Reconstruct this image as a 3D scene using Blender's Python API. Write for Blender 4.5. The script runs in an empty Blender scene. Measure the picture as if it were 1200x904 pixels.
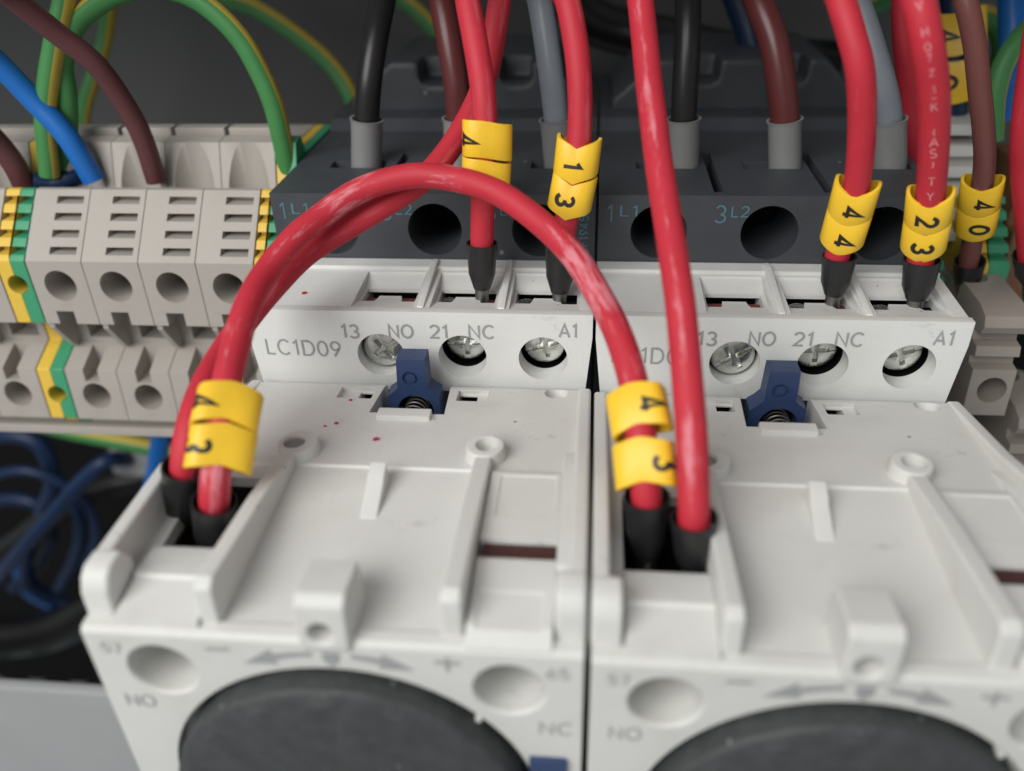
import bpy, bmesh, math, random
from mathutils import Vector, Matrix

# ------------------------------------------------------------------ camera, light, exposure
MM = 0.001                        # all dimensions below are written in millimetres
scene = bpy.context.scene
C = scene.collection
CAMPOS = (-0.54, -92.66, 47.86)
cd = bpy.data.cameras.new("camera")
cam = bpy.data.objects.new("camera", cd)
C.objects.link(cam)
cam.matrix_world = Matrix(((0.995562, -0.026080, 0.090424, -0.000544), (0.090445, 0.530659, -0.842746, -0.092662), (-0.026006, 0.847184, 0.530663, 0.047857), (0.000000, 0.000000, 0.000000, 1.000000)))
cd.sensor_fit = 'HORIZONTAL'
cd.sensor_width = 36.0
cd.lens = 29.581
cd.clip_start = 0.002
cd.clip_end = 20.0
cd.dof.use_dof = True
cd.dof.focus_distance = 0.107
cd.dof.aperture_fstop = 13.8
scene.camera = cam

world = bpy.data.worlds.new("World")
scene.world = world
world.use_nodes = True
world.node_tree.nodes["Background"].inputs[0].default_value = (0.94, 0.97, 1.0, 1)
world.node_tree.nodes["Background"].inputs[1].default_value = 0.36

def area_lamp(name, pos, target, size, energy, col):
    ld = bpy.data.lights.new(name, 'AREA')
    ld.shape = 'RECTANGLE'
    ld.size, ld.size_y = size
    ld.energy = energy
    ld.color = col
    o = bpy.data.objects.new(name, ld)
    C.objects.link(o)
    o.location = pos
    d = Vector(target) - Vector(pos)
    o.rotation_euler = d.to_track_quat('-Z', 'Y').to_euler()
    return o
area_lamp("room_light", (-0.21, -0.315, 0.275), (-0.005, -0.02, 0), (0.34, 0.30), 2.3, (1.0, 0.985, 0.955))

scene.view_settings.view_transform = 'Standard'
scene.view_settings.look = 'None'
scene.view_settings.exposure = 0.0
scene.view_settings.gamma = 1.0
scene.cycles.use_denoising = True
scene.cycles.max_bounces = 6

# ------------------------------------------------------------------ materials
def new_mat(name):
    m = bpy.data.materials.new(name)
    m.use_nodes = True
    nt = m.node_tree
    return m, nt, nt.nodes["Principled BSDF"]

def N(nt, kind, **kw):
    n = nt.nodes.new(kind)
    for k, v in kw.items():
        if k in n.inputs.keys():
            n.inputs[k].default_value = v
        else:
            setattr(n, k, v)
    return n

def plastic(name, col, rough=0.45, mottle=0.06, mottle_scale=220, bump=0.02, bump_scale=2500, specks=0.0,
            speck_col=(0.12, 0.11, 0.10), speck_scale=420, grime=0.0, metallic=0.0, spec=0.5, sss=0.0, smudge=0.0):
    m, nt, b = new_mat(name)
    L = nt.links.new
    tc = N(nt, 'ShaderNodeTexCoord')
    n1 = N(nt, 'ShaderNodeTexNoise', Scale=mottle_scale, Detail=4.0)
    L(tc.outputs['Object'], n1.inputs['Vector'])
    mx = N(nt, 'ShaderNodeMix', data_type='RGBA')
    lo = [c * (1 - mottle * 1.6) for c in col] + [1]
    hi = [min(1, c * (1 + mottle)) for c in col] + [1]
    mx.inputs[6].default_value = lo
    mx.inputs[7].default_value = hi
    L(n1.outputs['Fac'], mx.inputs[0])
    out = mx.outputs[2]
    if grime:
        n3 = N(nt, 'ShaderNodeTexNoise', Scale=95.0, Detail=6.0, Roughness=0.65)
        L(tc.outputs['Object'], n3.inputs['Vector'])
        r3 = N(nt, 'ShaderNodeMapRange')
        r3.inputs[1].default_value = 0.52; r3.inputs[2].default_value = 0.78
        r3.inputs[3].default_value = 0.0; r3.inputs[4].default_value = grime
        L(n3.outputs['Fac'], r3.inputs[0])
        m3 = N(nt, 'ShaderNodeMix', data_type='RGBA')
        m3.inputs[7].default_value = (col[0] * 0.62, col[1] * 0.58, col[2] * 0.52, 1)
        L(r3.outputs[0], m3.inputs[0]); L(out, m3.inputs[6])
        out = m3.outputs[2]
    if smudge:
        mp = N(nt, 'ShaderNodeMapping'); mp.inputs['Scale'].default_value = (110, 230, 160)
        L(tc.outputs['Object'], mp.inputs[0])
        ns = N(nt, 'ShaderNodeTexNoise', Scale=1.0, Detail=7.0, Roughness=0.72)
        L(mp.outputs[0], ns.inputs['Vector'])
        rs = N(nt, 'ShaderNodeMapRange')
        rs.inputs[1].default_value = 0.635; rs.inputs[2].default_value = 0.72
        rs.inputs[3].default_value = 0.0; rs.inputs[4].default_value = smudge
        L(ns.outputs['Fac'], rs.inputs[0])
        m4 = N(nt, 'ShaderNodeMix', data_type='RGBA')
        m4.inputs[7].default_value = (0.19, 0.186, 0.178, 1)
        L(rs.outputs[0], m4.inputs[0]); L(out, m4.inputs[6])
        out = m4.outputs[2]
    if specks:
        v = N(nt, 'ShaderNodeTexVoronoi', Scale=speck_scale)
        L(tc.outputs['Object'], v.inputs['Vector'])
        wn = N(nt, 'ShaderNodeSeparateColor')
        L(v.outputs['Color'], wn.inputs[0])
        # a cell carries a speck only when its random value is high
        th = N(nt, 'ShaderNodeMath', operation='GREATER_THAN'); th.inputs[1].default_value = 1 - specks
        L(wn.outputs[0], th.inputs[0])
        sz = N(nt, 'ShaderNodeMath', operation='MULTIPLY'); sz.inputs[1].default_value = 0.16
        L(wn.outputs[1], sz.inputs[0])
        ls = N(nt, 'ShaderNodeMath', operation='LESS_THAN')
        L(v.outputs['Distance'], ls.inputs[0]); L(sz.outputs[0], ls.inputs[1])
        an = N(nt, 'ShaderNodeMath', operation='MULTIPLY')
        L(th.outputs[0], an.inputs[0]); L(ls.outputs[0], an.inputs[1])
        fa = N(nt, 'ShaderNodeMath', operation='MULTIPLY'); fa.inputs[1].default_value = 0.75
        L(an.outputs[0], fa.inputs[0])
        m2 = N(nt, 'ShaderNodeMix', data_type='RGBA')
        m2.inputs[7].default_value = (*speck_col, 1)
        L(fa.outputs[0], m2.inputs[0]); L(out, m2.inputs[6])
        out = m2.outputs[2]
    L(out, b.inputs['Base Color'])
    rr = N(nt, 'ShaderNodeMapRange')
    rr.inputs[3].default_value = rough * 0.85; rr.inputs[4].default_value = min(1, rough * 1.2)
    L(n1.outputs['Fac'], rr.inputs[0]); L(rr.outputs[0], b.inputs['Roughness'])
    b.inputs['Metallic'].default_value = metallic
    b.inputs['Specular IOR Level'].default_value = spec
    if sss:
        b.inputs['Subsurface Weight'].default_value = sss
        b.inputs['Subsurface Radius'].default_value = (0.0012, 0.001, 0.0009)
        b.inputs['Subsurface Scale'].default_value = 1.0
    if bump:
        n2 = N(nt, 'ShaderNodeTexNoise', Scale=bump_scale, Detail=3.0)
        L(tc.outputs['Object'], n2.inputs['Vector'])
        bp = N(nt, 'ShaderNodeBump', Strength=bump * 8, Distance=0.0001)
        L(n2.outputs['Fac'], bp.inputs['Height']); L(bp.outputs[0], b.inputs['Normal'])
    return m

def wire_mat(name, col, rough=0.38, stripe=None, stripe_frac=0.36, scuff=0.0, scuff_v=0.25, bias=0.0, wid=0.11):
    """insulation; UV.x runs along the wire in mm, UV.y once round it"""
    m, nt, b = new_mat(name)
    L = nt.links.new
    tc = N(nt, 'ShaderNodeTexCoord')
    sp = N(nt, 'ShaderNodeSeparateXYZ')
    L(tc.outputs['UV'], sp.inputs[0])
    n1 = N(nt, 'ShaderNodeTexNoise', Scale=260.0, Detail=5.0, Roughness=0.6)
    L(tc.outputs['Object'], n1.inputs['Vector'])
    mx = N(nt, 'ShaderNodeMix', data_type='RGBA')
    mx.inputs[6].default_value = [c * 0.86 for c in col] + [1]
    mx.inputs[7].default_value = [min(1, c * 1.1) for c in col] + [1]
    L(n1.outputs['Fac'], mx.inputs[0])
    out = mx.outputs[2]
    if stripe:
        gt = N(nt, 'ShaderNodeMath', operation='LESS_THAN'); gt.inputs[1].default_value = stripe_frac
        fr = N(nt, 'ShaderNodeMath', operation='FRACT')
        ad = N(nt, 'ShaderNodeMath', operation='MULTIPLY_ADD'); ad.inputs[1].default_value = 0.002
        of = N(nt, 'ShaderNodeMath', operation='ADD'); of.inputs[1].default_value = 0.40
        L(sp.outputs[0], ad.inputs[0]); L(sp.outputs[1], ad.inputs[2])
        L(ad.outputs[0], of.inputs[0]); L(of.outputs[0], fr.inputs[0]); L(fr.outputs[0], gt.inputs[0])
        ms = N(nt, 'ShaderNodeMix', data_type='RGBA')
        ms.inputs[7].default_value = (*stripe, 1)
        L(gt.outputs[0], ms.inputs[0]); L(out, ms.inputs[6])
        out = ms.outputs[2]
    if scuff:
        mp = N(nt, 'ShaderNodeMapping'); mp.inputs['Scale'].default_value = (0.20, 10.0, 1.0)
        L(tc.outputs['UV'], mp.inputs[0])
        n2 = N(nt, 'ShaderNodeTexNoise', Scale=1.0, Detail=6.0, Roughness=0.7)
        L(mp.outputs[0], n2.inputs['Vector'])
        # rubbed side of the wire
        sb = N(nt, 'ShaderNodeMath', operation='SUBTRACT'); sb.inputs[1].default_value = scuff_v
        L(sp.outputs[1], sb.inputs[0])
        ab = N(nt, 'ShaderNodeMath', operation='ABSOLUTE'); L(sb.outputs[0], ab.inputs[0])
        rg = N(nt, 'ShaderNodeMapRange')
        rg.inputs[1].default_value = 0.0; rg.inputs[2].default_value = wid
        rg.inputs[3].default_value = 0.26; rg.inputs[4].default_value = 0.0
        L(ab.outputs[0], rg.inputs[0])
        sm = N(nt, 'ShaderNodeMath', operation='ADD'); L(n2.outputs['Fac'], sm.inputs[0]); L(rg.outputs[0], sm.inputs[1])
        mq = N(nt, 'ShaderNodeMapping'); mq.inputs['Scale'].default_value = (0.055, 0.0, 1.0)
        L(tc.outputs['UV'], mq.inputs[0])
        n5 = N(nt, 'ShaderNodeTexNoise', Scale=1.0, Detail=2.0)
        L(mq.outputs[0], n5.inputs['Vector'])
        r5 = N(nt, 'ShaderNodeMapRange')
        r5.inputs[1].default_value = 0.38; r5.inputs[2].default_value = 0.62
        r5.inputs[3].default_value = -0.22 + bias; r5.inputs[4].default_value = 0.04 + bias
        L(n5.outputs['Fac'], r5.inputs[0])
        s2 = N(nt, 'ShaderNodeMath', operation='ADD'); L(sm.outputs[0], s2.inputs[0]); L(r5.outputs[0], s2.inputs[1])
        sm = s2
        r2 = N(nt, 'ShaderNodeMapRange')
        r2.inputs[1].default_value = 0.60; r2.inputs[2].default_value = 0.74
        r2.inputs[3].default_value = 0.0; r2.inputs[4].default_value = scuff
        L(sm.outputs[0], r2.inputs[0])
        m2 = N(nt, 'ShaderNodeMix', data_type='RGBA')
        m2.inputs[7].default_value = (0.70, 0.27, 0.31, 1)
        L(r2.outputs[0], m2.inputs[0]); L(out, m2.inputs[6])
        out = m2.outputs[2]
    L(out, b.inputs['Base Color'])
    rr = N(nt, 'ShaderNodeMapRange')
    rr.inputs[3].default_value = rough * 0.8; rr.inputs[4].default_value = rough * 1.25
    L(n1.outputs['Fac'], rr.inputs[0]); L(rr.outputs[0], b.inputs['Roughness'])
    b.inputs['Specular IOR Level'].default_value = 0.36
    bp = N(nt, 'ShaderNodeBump', Strength=0.12, Distance=0.00015)
    L(n1.outputs['Fac'], bp.inputs['Height']); L(bp.outputs[0], b.inputs['Normal'])
    return m

M = {
 'white': plastic('white_plastic', (0.70, 0.71, 0.69), 0.42, 0.03, 150, 0.045, 4200, specks=0.08, speck_scale=560, grime=0.2, smudge=0.3),
 'timer': plastic('timer_plastic', (0.625, 0.625, 0.60), 0.50, 0.035, 140, 0.05, 3600, specks=0.07, speck_scale=520, grime=0.3, smudge=0.55),
 'dark': plastic('slate_plastic', (0.049, 0.055, 0.064), 0.48, 0.12, 300, 0.05, 2200, specks=0.05, speck_col=(0.25, 0.26, 0.28), grime=0.0),
 'knob': plastic('knob_plastic', (0.046, 0.049, 0.051), 0.62, 0.30, 520, 0.12, 1500, specks=0.22, speck_col=(0.24, 0.245, 0.25), speck_scale=700, smudge=0.3),
 'blue': plastic('blue_plastic', (0.026, 0.050, 0.128), 0.42, 0.08, 400, 0.04, 2500),
 'yellow': plastic('marker_yellow', (0.88, 0.55, 0.028), 0.42, 0.07, 350, 0.03, 1800, specks=0.02),
 'ink': plastic('black_ink', (0.012, 0.012, 0.012), 0.45, 0.1, 400, 0),
 'print': plastic('grey_print', (0.33, 0.335, 0.34), 0.5, 0.08, 900, 0),
 'teal': plastic('teal_print', (0.085, 0.21, 0.26), 0.5, 0.15, 1200, 0),
 'pale': plastic('pale_print', (0.70, 0.26, 0.28), 0.6, 0.25, 1500, 0),
 'term': plastic('terminal_grey', (0.385, 0.355, 0.32), 0.5, 0.05, 160, 0.03, 2400, specks=0.03, grime=0.25),
 'term2': plastic('terminal_dark_grey', (0.30, 0.265, 0.235), 0.5, 0.05, 160, 0.03, 2400, grime=0.25),
 'earth_g': plastic('earth_green', (0.045, 0.30, 0.15), 0.45, 0.06, 200, 0.03, 2400),
 'earth_y': plastic('earth_yellow', (0.72, 0.48, 0.06), 0.45, 0.06, 200, 0.03, 2400),
 'ferr_grey': plastic('ferrule_grey', (0.23, 0.235, 0.235), 0.36, 0.05, 300, 0.02, 2000),
 'ferr_black': plastic('ferrule_black', (0.016, 0.016, 0.017), 0.36, 0.1, 300, 0.03, 2000),
 'metal': plastic('screw_metal', (0.70, 0.71, 0.67), 0.26, 0.10, 700, 0.05, 1800, metallic=1.0),
 'pin': plastic('dull_pin_metal', (0.22, 0.215, 0.20), 0.42, 0.2, 700, 0.05, 1800, metallic=1.0),
 'redclamp': plastic('terminal_red', (0.16, 0.03, 0.028), 0.5, 0.2, 500, 0.03, 2000),
 'slotbrown': plastic('slot_brown', (0.055, 0.016, 0.016), 0.5, 0.2, 500, 0.03, 2000),
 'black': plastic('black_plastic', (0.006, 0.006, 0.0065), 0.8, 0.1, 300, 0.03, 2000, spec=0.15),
 'panel': plastic('panel_grey', (0.078, 0.082, 0.078), 0.55, 0.06, 40, 0.02, 900),
 'duct': plastic('duct_grey', (0.36, 0.365, 0.37), 0.55, 0.05, 60, 0.03, 1500, grime=0.1),
 'orange': plastic('terminal_brown', (0.20, 0.09, 0.04), 0.5, 0.1, 200, 0.03, 2000),
 'w_red': wire_mat('red_insulation', (0.50, 0.025, 0.043), 0.56, scuff=0.2, scuff_v=0.9),
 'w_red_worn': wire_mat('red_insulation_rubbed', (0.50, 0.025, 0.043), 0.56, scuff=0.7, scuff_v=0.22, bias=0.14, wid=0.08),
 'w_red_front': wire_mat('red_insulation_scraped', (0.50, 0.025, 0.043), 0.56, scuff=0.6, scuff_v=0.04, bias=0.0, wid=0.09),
 'w_black': wire_mat('black_insulation', (0.014, 0.014, 0.015), 0.34),
 'w_brown': wire_mat('brown_insulation', (0.095, 0.022, 0.022), 0.32),
 'w_brown2': wire_mat('pale_brown_insulation', (0.17, 0.062, 0.055), 0.36),
 'w_brown3': wire_mat('mid_brown_insulation', (0.105, 0.036, 0.038), 0.36),
 'w_grey': wire_mat('grey_insulation', (0.20, 0.225, 0.255), 0.36),
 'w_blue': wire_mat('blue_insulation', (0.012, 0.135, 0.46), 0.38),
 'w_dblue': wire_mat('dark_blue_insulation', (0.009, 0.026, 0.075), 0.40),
 'w_gy': wire_mat('green_yellow_insulation', (0.055, 0.22, 0.065), 0.46, stripe=(0.44, 0.34, 0.05)),
}

# ------------------------------------------------------------------ mesh helpers (millimetres in, metres out)
class MB:
    def __init__(s):
        s.v = []; s.f = []; s.uv = {}
    def add(s, vs, fs, uvs=None):
        o = len(s.v)
        s.v += [tuple(p) for p in vs]
        for i, f in enumerate(fs):
            if uvs is not None:
                s.uv[len(s.f)] = uvs[i]
            s.f.append(tuple(o + k for k in f))
        return s
    def box(s, x0, x1, y0, y1, z0, z1):
        vs = [(x, y, z) for x in (x0, x1) for y in (y0, y1) for z in (z0, z1)]
        return s.add(vs, [(0, 1, 3, 2), (4, 6, 7, 5), (0, 4, 5, 1), (2, 3, 7, 6), (0, 2, 6, 4), (1, 5, 7, 3)])
    def prism(s, poly, axis, a0, a1, taper=None):
        """poly in the plane across axis: x -> (y,z), y -> (x,z), z -> (x,y)"""
        n = len(poly)
        def P(p, a):
            return {'x': (a, p[0], p[1]), 'y': (p[0], a, p[1]), 'z': (p[0], p[1], a)}[axis]
        p1 = taper or poly
        vs = [P(p, a0) for p in poly] + [P(p, a1) for p in p1]
        fs = [tuple(range(n)), tuple(range(2 * n - 1, n - 1, -1))]
        fs += [(i, i + n, (i + 1) % n + n, (i + 1) % n) for i in range(n)]
        return s.add(vs, fs)
    def lathe(s, prof, c, ax, seg=32, closed=False):
        """prof = [(r, h)] along unit axis ax from c"""
        ax = Vector(ax).normalized()
        t = Vector((0, 0, 1)) if abs(ax.z) < 0.9 else Vector((1, 0, 0))
        e1 = ax.cross(t).normalized(); e2 = ax.cross(e1)
        c = Vector(c); vs = []; fs = []
        for r, h in prof:
            for k in range(seg):
                a = 2 * math.pi * k / seg
                vs.append(c + ax * h + (e1 * math.cos(a) + e2 * math.sin(a)) * r)
        n = len(prof)
        for i in range(n if closed else n - 1):
            j = (i + 1) % n
            for k in range(seg):
                k2 = (k + 1) % seg
                fs.append((i * seg + k, i * seg + k2, j * seg + k2, j * seg + k))
        if not closed:
            fs.append(tuple(range(seg - 1, -1, -1)))
            fs.append(tuple((n - 1) * seg + k for k in range(seg)))
        return s.add(vs, fs)
    def tube(s, pts, rad, seg=20, cap=True, ref=(0, -1, 0)):
        pts = [Vector(p) for p in pts]
        n = len(pts)
        if not hasattr(rad, '__len__'):
            rad = [rad] * n
        vs = []; us = []; u = 0.0; pe = None
        for i in range(n):
            t = (pts[min(i + 1, n - 1)] - pts[max(i - 1, 0)]).normalized()
            if pe is None:
                r = Vector(ref)
                e = (r - t * r.dot(t)).normalized()
            else:
                e = (pe - t * pe.dot(t)).normalized()
                u += (pts[i] - pts[i - 1]).length
            pe = e
            b = t.cross(e)
            us.append(u)
            for k in range(seg):
                a = 2 * math.pi * k / seg
                vs.append(pts[i] + (e * math.cos(a) + b * math.sin(a)) * rad[i])
        fs = []; uv = []
        for i in range(n - 1):
            for k in range(seg):
                k2 = (k + 1) % seg
                fs.append((i * seg + k, i * seg + k2, (i + 1) * seg + k2, (i + 1) * seg + k))
                uv.append(((us[i], k / seg), (us[i], (k + 1) / seg), (us[i + 1], (k + 1) / seg), (us[i + 1], k / seg)))
        if cap:
            fs.append(tuple(range(seg - 1, -1, -1))); uv.append([(0, 0)] * seg)
            fs.append(tuple((n - 1) * seg + k for k in range(seg))); uv.append([(us[-1], 0)] * seg)
        return s.add(vs, fs, uv)
    def mesh(s, name, org=(0, 0, 0)):
        me = bpy.data.meshes.new(name)
        me.from_pydata([((p[0] - org[0]) * MM, (p[1] - org[1]) * MM, (p[2] - org[2]) * MM) for p in s.v], [], s.f)
        if s.uv:
            lay = me.uv_layers.new(name='UVMap')
            for p in me.polygons:
                q = s.uv.get(p.index)
                if q:
                    for li, c in zip(p.loop_indices, q):
                        lay.data[li].uv = c
        me.update()
        return me

def fix_normals(me):
    bm = bmesh.new(); bm.from_mesh(me)
    bmesh.ops.recalc_face_normals(bm, faces=bm.faces)
    bm.to_mesh(me); bm.free()

def shade(me, ang=32):
    for p in me.polygons:
        p.use_smooth = True
    me.set_sharp_from_angle(angle=math.radians(ang))

def obj(name, mb, mat, parent=None, cut=None, bevel=0.0, segs=2, ang=32, join=None):
    """one mesh object; cut = list of MB to subtract, join = list of MB to unite, bevel in mm; parent keeps its place"""
    org = parent['_org'] if parent is not None else (0, 0, 0)
    org = tuple(org)
    me = mb.mesh(name, org)
    fix_normals(me)
    o = bpy.data.objects.new(name, me)
    C.objects.link(o)
    temps = []
    for op, lst in (('UNION', join or []), ('DIFFERENCE', cut or [])):
        for c in lst:
            cm = c.mesh('cutter', org); fix_normals(cm)
            co = bpy.data.objects.new('cutter', cm); C.objects.link(co)
            temps.append(co)
            md = o.modifiers.new('b', 'BOOLEAN'); md.operation = op; md.solver = 'EXACT'; md.object = co
    if bevel:
        md = o.modifiers.new('bev', 'BEVEL'); md.width = bevel * MM; md.segments = segs
        md.limit_method = 'ANGLE'; md.angle_limit = math.radians(38); md.use_clamp_overlap = True
        md.miter_outer = 'MITER_ARC'
    if o.modifiers:
        bpy.context.view_layer.update()
        dg = bpy.context.evaluated_depsgraph_get()
        nm = bpy.data.meshes.new_from_object(o.evaluated_get(dg))
        o.modifiers.clear()
        o.data = nm; bpy.data.meshes.remove(me); nm.name = name; me = nm
        for t in temps:
            tm = t.data; bpy.data.objects.remove(t); bpy.data.meshes.remove(tm)
    shade(me, ang)
    if cut or bevel:
        # broad faces keep flat normals, only the rounded edges blend
        md = o.modifiers.new('wn', 'WEIGHTED_NORMAL'); md.mode = 'FACE_AREA'; md.weight = 100; md.keep_sharp = True
        bpy.context.view_layer.update()
        nm = bpy.data.meshes.new_from_object(o.evaluated_get(bpy.context.evaluated_depsgraph_get()))
        o.modifiers.clear(); o.data = nm; bpy.data.meshes.remove(me); nm.name = name; me = nm
    me.materials.clear(); me.materials.append(M[mat])
    if parent is not None:
        o.parent = parent
        o['_org'] = org
    else:
        o['_org'] = (0, 0, 0)
    return o

def tag(o, label, cat, group=None):
    o['label'] = label; o['category'] = cat
    if group: o['group'] = group
    return o

def thing(name, org, label, cat, group=None):
    o = bpy.data.objects.new(name, None)
    o.empty_display_size = 0.005
    C.objects.link(o)
    o.location = tuple(c * MM for c in org)
    o['_org'] = tuple(float(c) for c in org)
    return tag(o, label, cat, group)

def kids(o):
    return [c for c in C.objects if c.parent == o]

def dup(o, dx=0, dy=0, dz=0, parent=None):
    """copy a thing with its parts and sub-parts, moved by millimetres"""
    c = o.copy(); C.objects.link(c); c.parent = parent
    if parent is None:
        c.location = (o.location.x + dx * MM, o.location.y + dy * MM, o.location.z + dz * MM)
    for ch in kids(o):
        dup(ch, parent=c)
    return c

def struct(name, mb, mat, bevel=0.0, cut=None):
    o = obj(name, mb, mat, bevel=bevel, cut=cut)
    o['kind'] = 'structure'
    return o

def spline(pts, per=10):
    P = [Vector(p) for p in pts]
    P = [P[0] * 2 - P[1]] + P + [P[-1] * 2 - P[-2]]
    out = []
    for i in range(1, len(P) - 2):
        p0, p1, p2, p3 = P[i - 1], P[i], P[i + 1], P[i + 2]
        # centripetal knots keep the wire free of kinks
        t1 = max(1e-4, (p1 - p0).length ** 0.5); t2 = t1 + max(1e-4, (p2 - p1).length ** 0.5); t3 = t2 + max(1e-4, (p3 - p2).length ** 0.5)
        for k in range(per):
            t = t1 + (t2 - t1) * k / per
            a1 = p0 * ((t1 - t) / t1) + p1 * (t / t1)
            a2 = p1 * ((t2 - t) / (t2 - t1)) + p2 * ((t - t1) / (t2 - t1))
            a3 = p2 * ((t3 - t) / (t3 - t2)) + p3 * ((t - t2) / (t3 - t2))
            b1 = a1 * ((t2 - t) / t2) + a2 * (t / t2)
            b2 = a2 * ((t3 - t) / (t3 - t1)) + a3 * ((t - t1) / (t3 - t1))
            out.append(b1 * ((t2 - t) / (t2 - t1)) + b2 * ((t - t1) / (t2 - t1)))
    out.append(P[-2])
    return out

def _arc(cx, cy, rx, ry, a0, a1, n=12):
    return [(cx + rx * math.cos(math.radians(a0 + (a1 - a0) * k / n)), cy + ry * math.sin(math.radians(a0 + (a1 - a0) * k / n))) for k in range(n + 1)]
# plain engineering letters drawn as strokes: (width, [polyline, ...]) with cap height 1
GLYPH = {
 '0': (.64, [_arc(.32, .5, .27, .45, 0, 360, 24)]),
 '1': (.40, [[(.06, .76), (.26, .95), (.26, .04)]]),
 '2': (.62, [_arc(.31, .69, .25, .26, 165, -35, 12) + [(.08, .05), (.58, .05)]]),
 '3': (.62, [_arc(.29, .71, .23, .24, 155, -90, 12), _arc(.29, .26, .27, .22, 90, -155, 12)]),
 '4': (.66, [[(.60, .27), (.05, .27), (.42, .95), (.42, .04)]]),
 '5': (.62, [[(.54, .95), (.13, .95), (.09, .53)] + _arc(.30, .32, .26, .28, 130, -150, 12)]),
 '6': (.62, [[(.46, .95), (.16, .55)] + _arc(.31, .30, .25, .26, 140, 500, 20)]),
 '7': (.58, [[(.04, .95), (.54, .95), (.22, .04)]]),
 '9': (.62, [[(.20, .04), (.47, .45)] + _arc(.31, .69, .25, .26, -40, 320, 20)]),
 'A': (.74, [[(.04, .04), (.37, .95), (.70, .04)], [(.16, .34), (.58, .34)]]),
 'C': (.76, [_arc(.41, .5, .36, .46, 45, 315, 20)]),
 'D': (.76, [[(.08, .05), (.08, .95), (.34, .95)] + _arc(.34, .5, .36, .45, 90, -90, 14) + [(.08, .05)]]),
 'F': (.58, [[(.08, .04), (.08, .95), (.54, .95)], [(.08, .52), (.48, .52)]]),
 'H': (.72, [[(.08, .04), (.08, .96)], [(.64, .04), (.64, .96)], [(.08, .5), (.64, .5)]]),
 'K': (.66, [[(.08, .04), (.08, .96)], [(.58, .95), (.10, .42)], [(.26, .58), (.60, .04)]]),
 'L': (.56, [[(.08, .96), (.08, .05), (.52, .05)]]),
 'N': (.76, [[(.08, .04), (.08, .95), (.68, .05), (.68, .96)]]),
 'O': (.84, [_arc(.42, .5, .37, .46, 0, 360, 26)]),
 'S': (.64, [_arc(.32, .72, .24, .23, 40, 250, 12) + _arc(.32, .27, .26, .23, 70, -140, 12)]),
 'T': (.66, [[(.03, .95), (.63, .95)], [(.33, .95), (.33, .04)]]),
 'V': (.70, [[(.04, .96), (.35, .05), (.66, .96)]]),
 'Y': (.68, [[(.04, .96), (.34, .50), (.64, .96)], [(.34, .50), (.34, .04)]]),
 'Z': (.64, [[(.06, .95), (.58, .95), (.06, .05), (.60, .05)]]),
 '-': (.44, [[(.06, .48), (.38, .48)]]),
 '(': (.32, [_arc(.42, .5, .32, .52, 130, 230, 8)]),
 ')': (.32, [_arc(-.10, .5, .32, .52, 50, -50, 8)]),
}
_font = {}
def text2d(body, weight=0.11):
    """flat stroke letters, cap height 1, centred: (verts (x, y, layer), faces)"""
    key = (body, weight)
    if key in _font: return _font[key]
    vs = []; fs = []; x = 0.0; layer = 0
    for ch in body:
        w, lines = GLYPH[ch]
        for ln in lines:
            pts = [Vector((p[0], p[1])) for p in ln]
            closed = (pts[0] - pts[-1]).length < 1e-4
            if closed: pts = pts[:-1]
            n = len(pts); o = len(vs)
            for i in range(n):
                pa = pts[i - 1] if (i > 0 or closed) else None
                pb = pts[(i + 1) % n] if (i < n - 1 or closed) else None
                d1 = (pts[i] - pa).normalized() if pa is not None else None
                d2 = (pb - pts[i]).normalized() if pb is not None else None
                if d1 is None: d1 = d2
                if d2 is None: d2 = d1
                n1 = Vector((-d1.y, d1.x)); n2 = Vector((-d2.y, d2.x))
                m = (n1 + n2)
                m = m.normalized() if m.length > 1e-3 else n1
                k = min(1.9, 1 / max(0.3, m.dot(n1)))
                for sg in (-1, 1):
                    q = pts[i] + m * (sg * k * weight / 2)
                    vs.append((x + q.x, q.y, layer))
            for i in range(n if closed else n - 1):
                j = (i + 1) % n
                fs.append((o + 2 * i, o + 2 * j, o + 2 * j + 1, o + 2 * i + 1))
            layer += 1
        x += w + 0.13
    x0 = min(v[0] for v in vs); x1 = max(v[0] for v in vs)
    vs = [(v[0] - (x0 + x1) / 2, v[1] - 0.5, v[2]) for v in vs]
    _font[key] = (vs, fs)
    return vs, fs

def letters(parent, name, mat, body, cx, cz, y, h, width=None, weight=0.11, slope=0.0):
    """lettering on a face that looks towards -Y, one part for each word"""
    vs, fs = text2d(body, weight)
    w = max(v[0] for v in vs) - min(v[0] for v in vs)
    sx = (width / w) if width else h
    mb = MB().add([(cx + v[0] * sx, y - v[2] * 0.002, cz + v[1] * h + v[0] * sx * slope) for v in vs], fs)
    return flat(name, mb, mat, parent)

def flat(name, mb, mat, parent):
    """printed marks: thin flat faces, no bevel"""
    org = tuple(parent['_org'])
    me = mb.mesh(name, org); 
    o = bpy.data.objects.new(name, me); C.objects.link(o)
    me.materials.append(M[mat]); o.parent = parent; o['_org'] = org
    return o

def circle(cx, cz, r, n=28, a0=0, a1=2 * math.pi, end=False):
    m = n if not end else n - 1
    return [(cx + r * math.cos(a0 + (a1 - a0) * k / m), cz + r * math.sin(a0 + (a1 - a0) * k / m)) for k in range(n)]

# ------------------------------------------------------------------ setting
struct('back_panel', MB().box(-420, 420, 112, 116, -46, 260), 'panel')
struct('shade_backing', MB().box(-420, 420, 128, 132, -420, -40).box(-420, 420, 112.2, 128, -46, -43), 'black')  # black backing sheet added to stand in for shade in the lower gap

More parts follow.
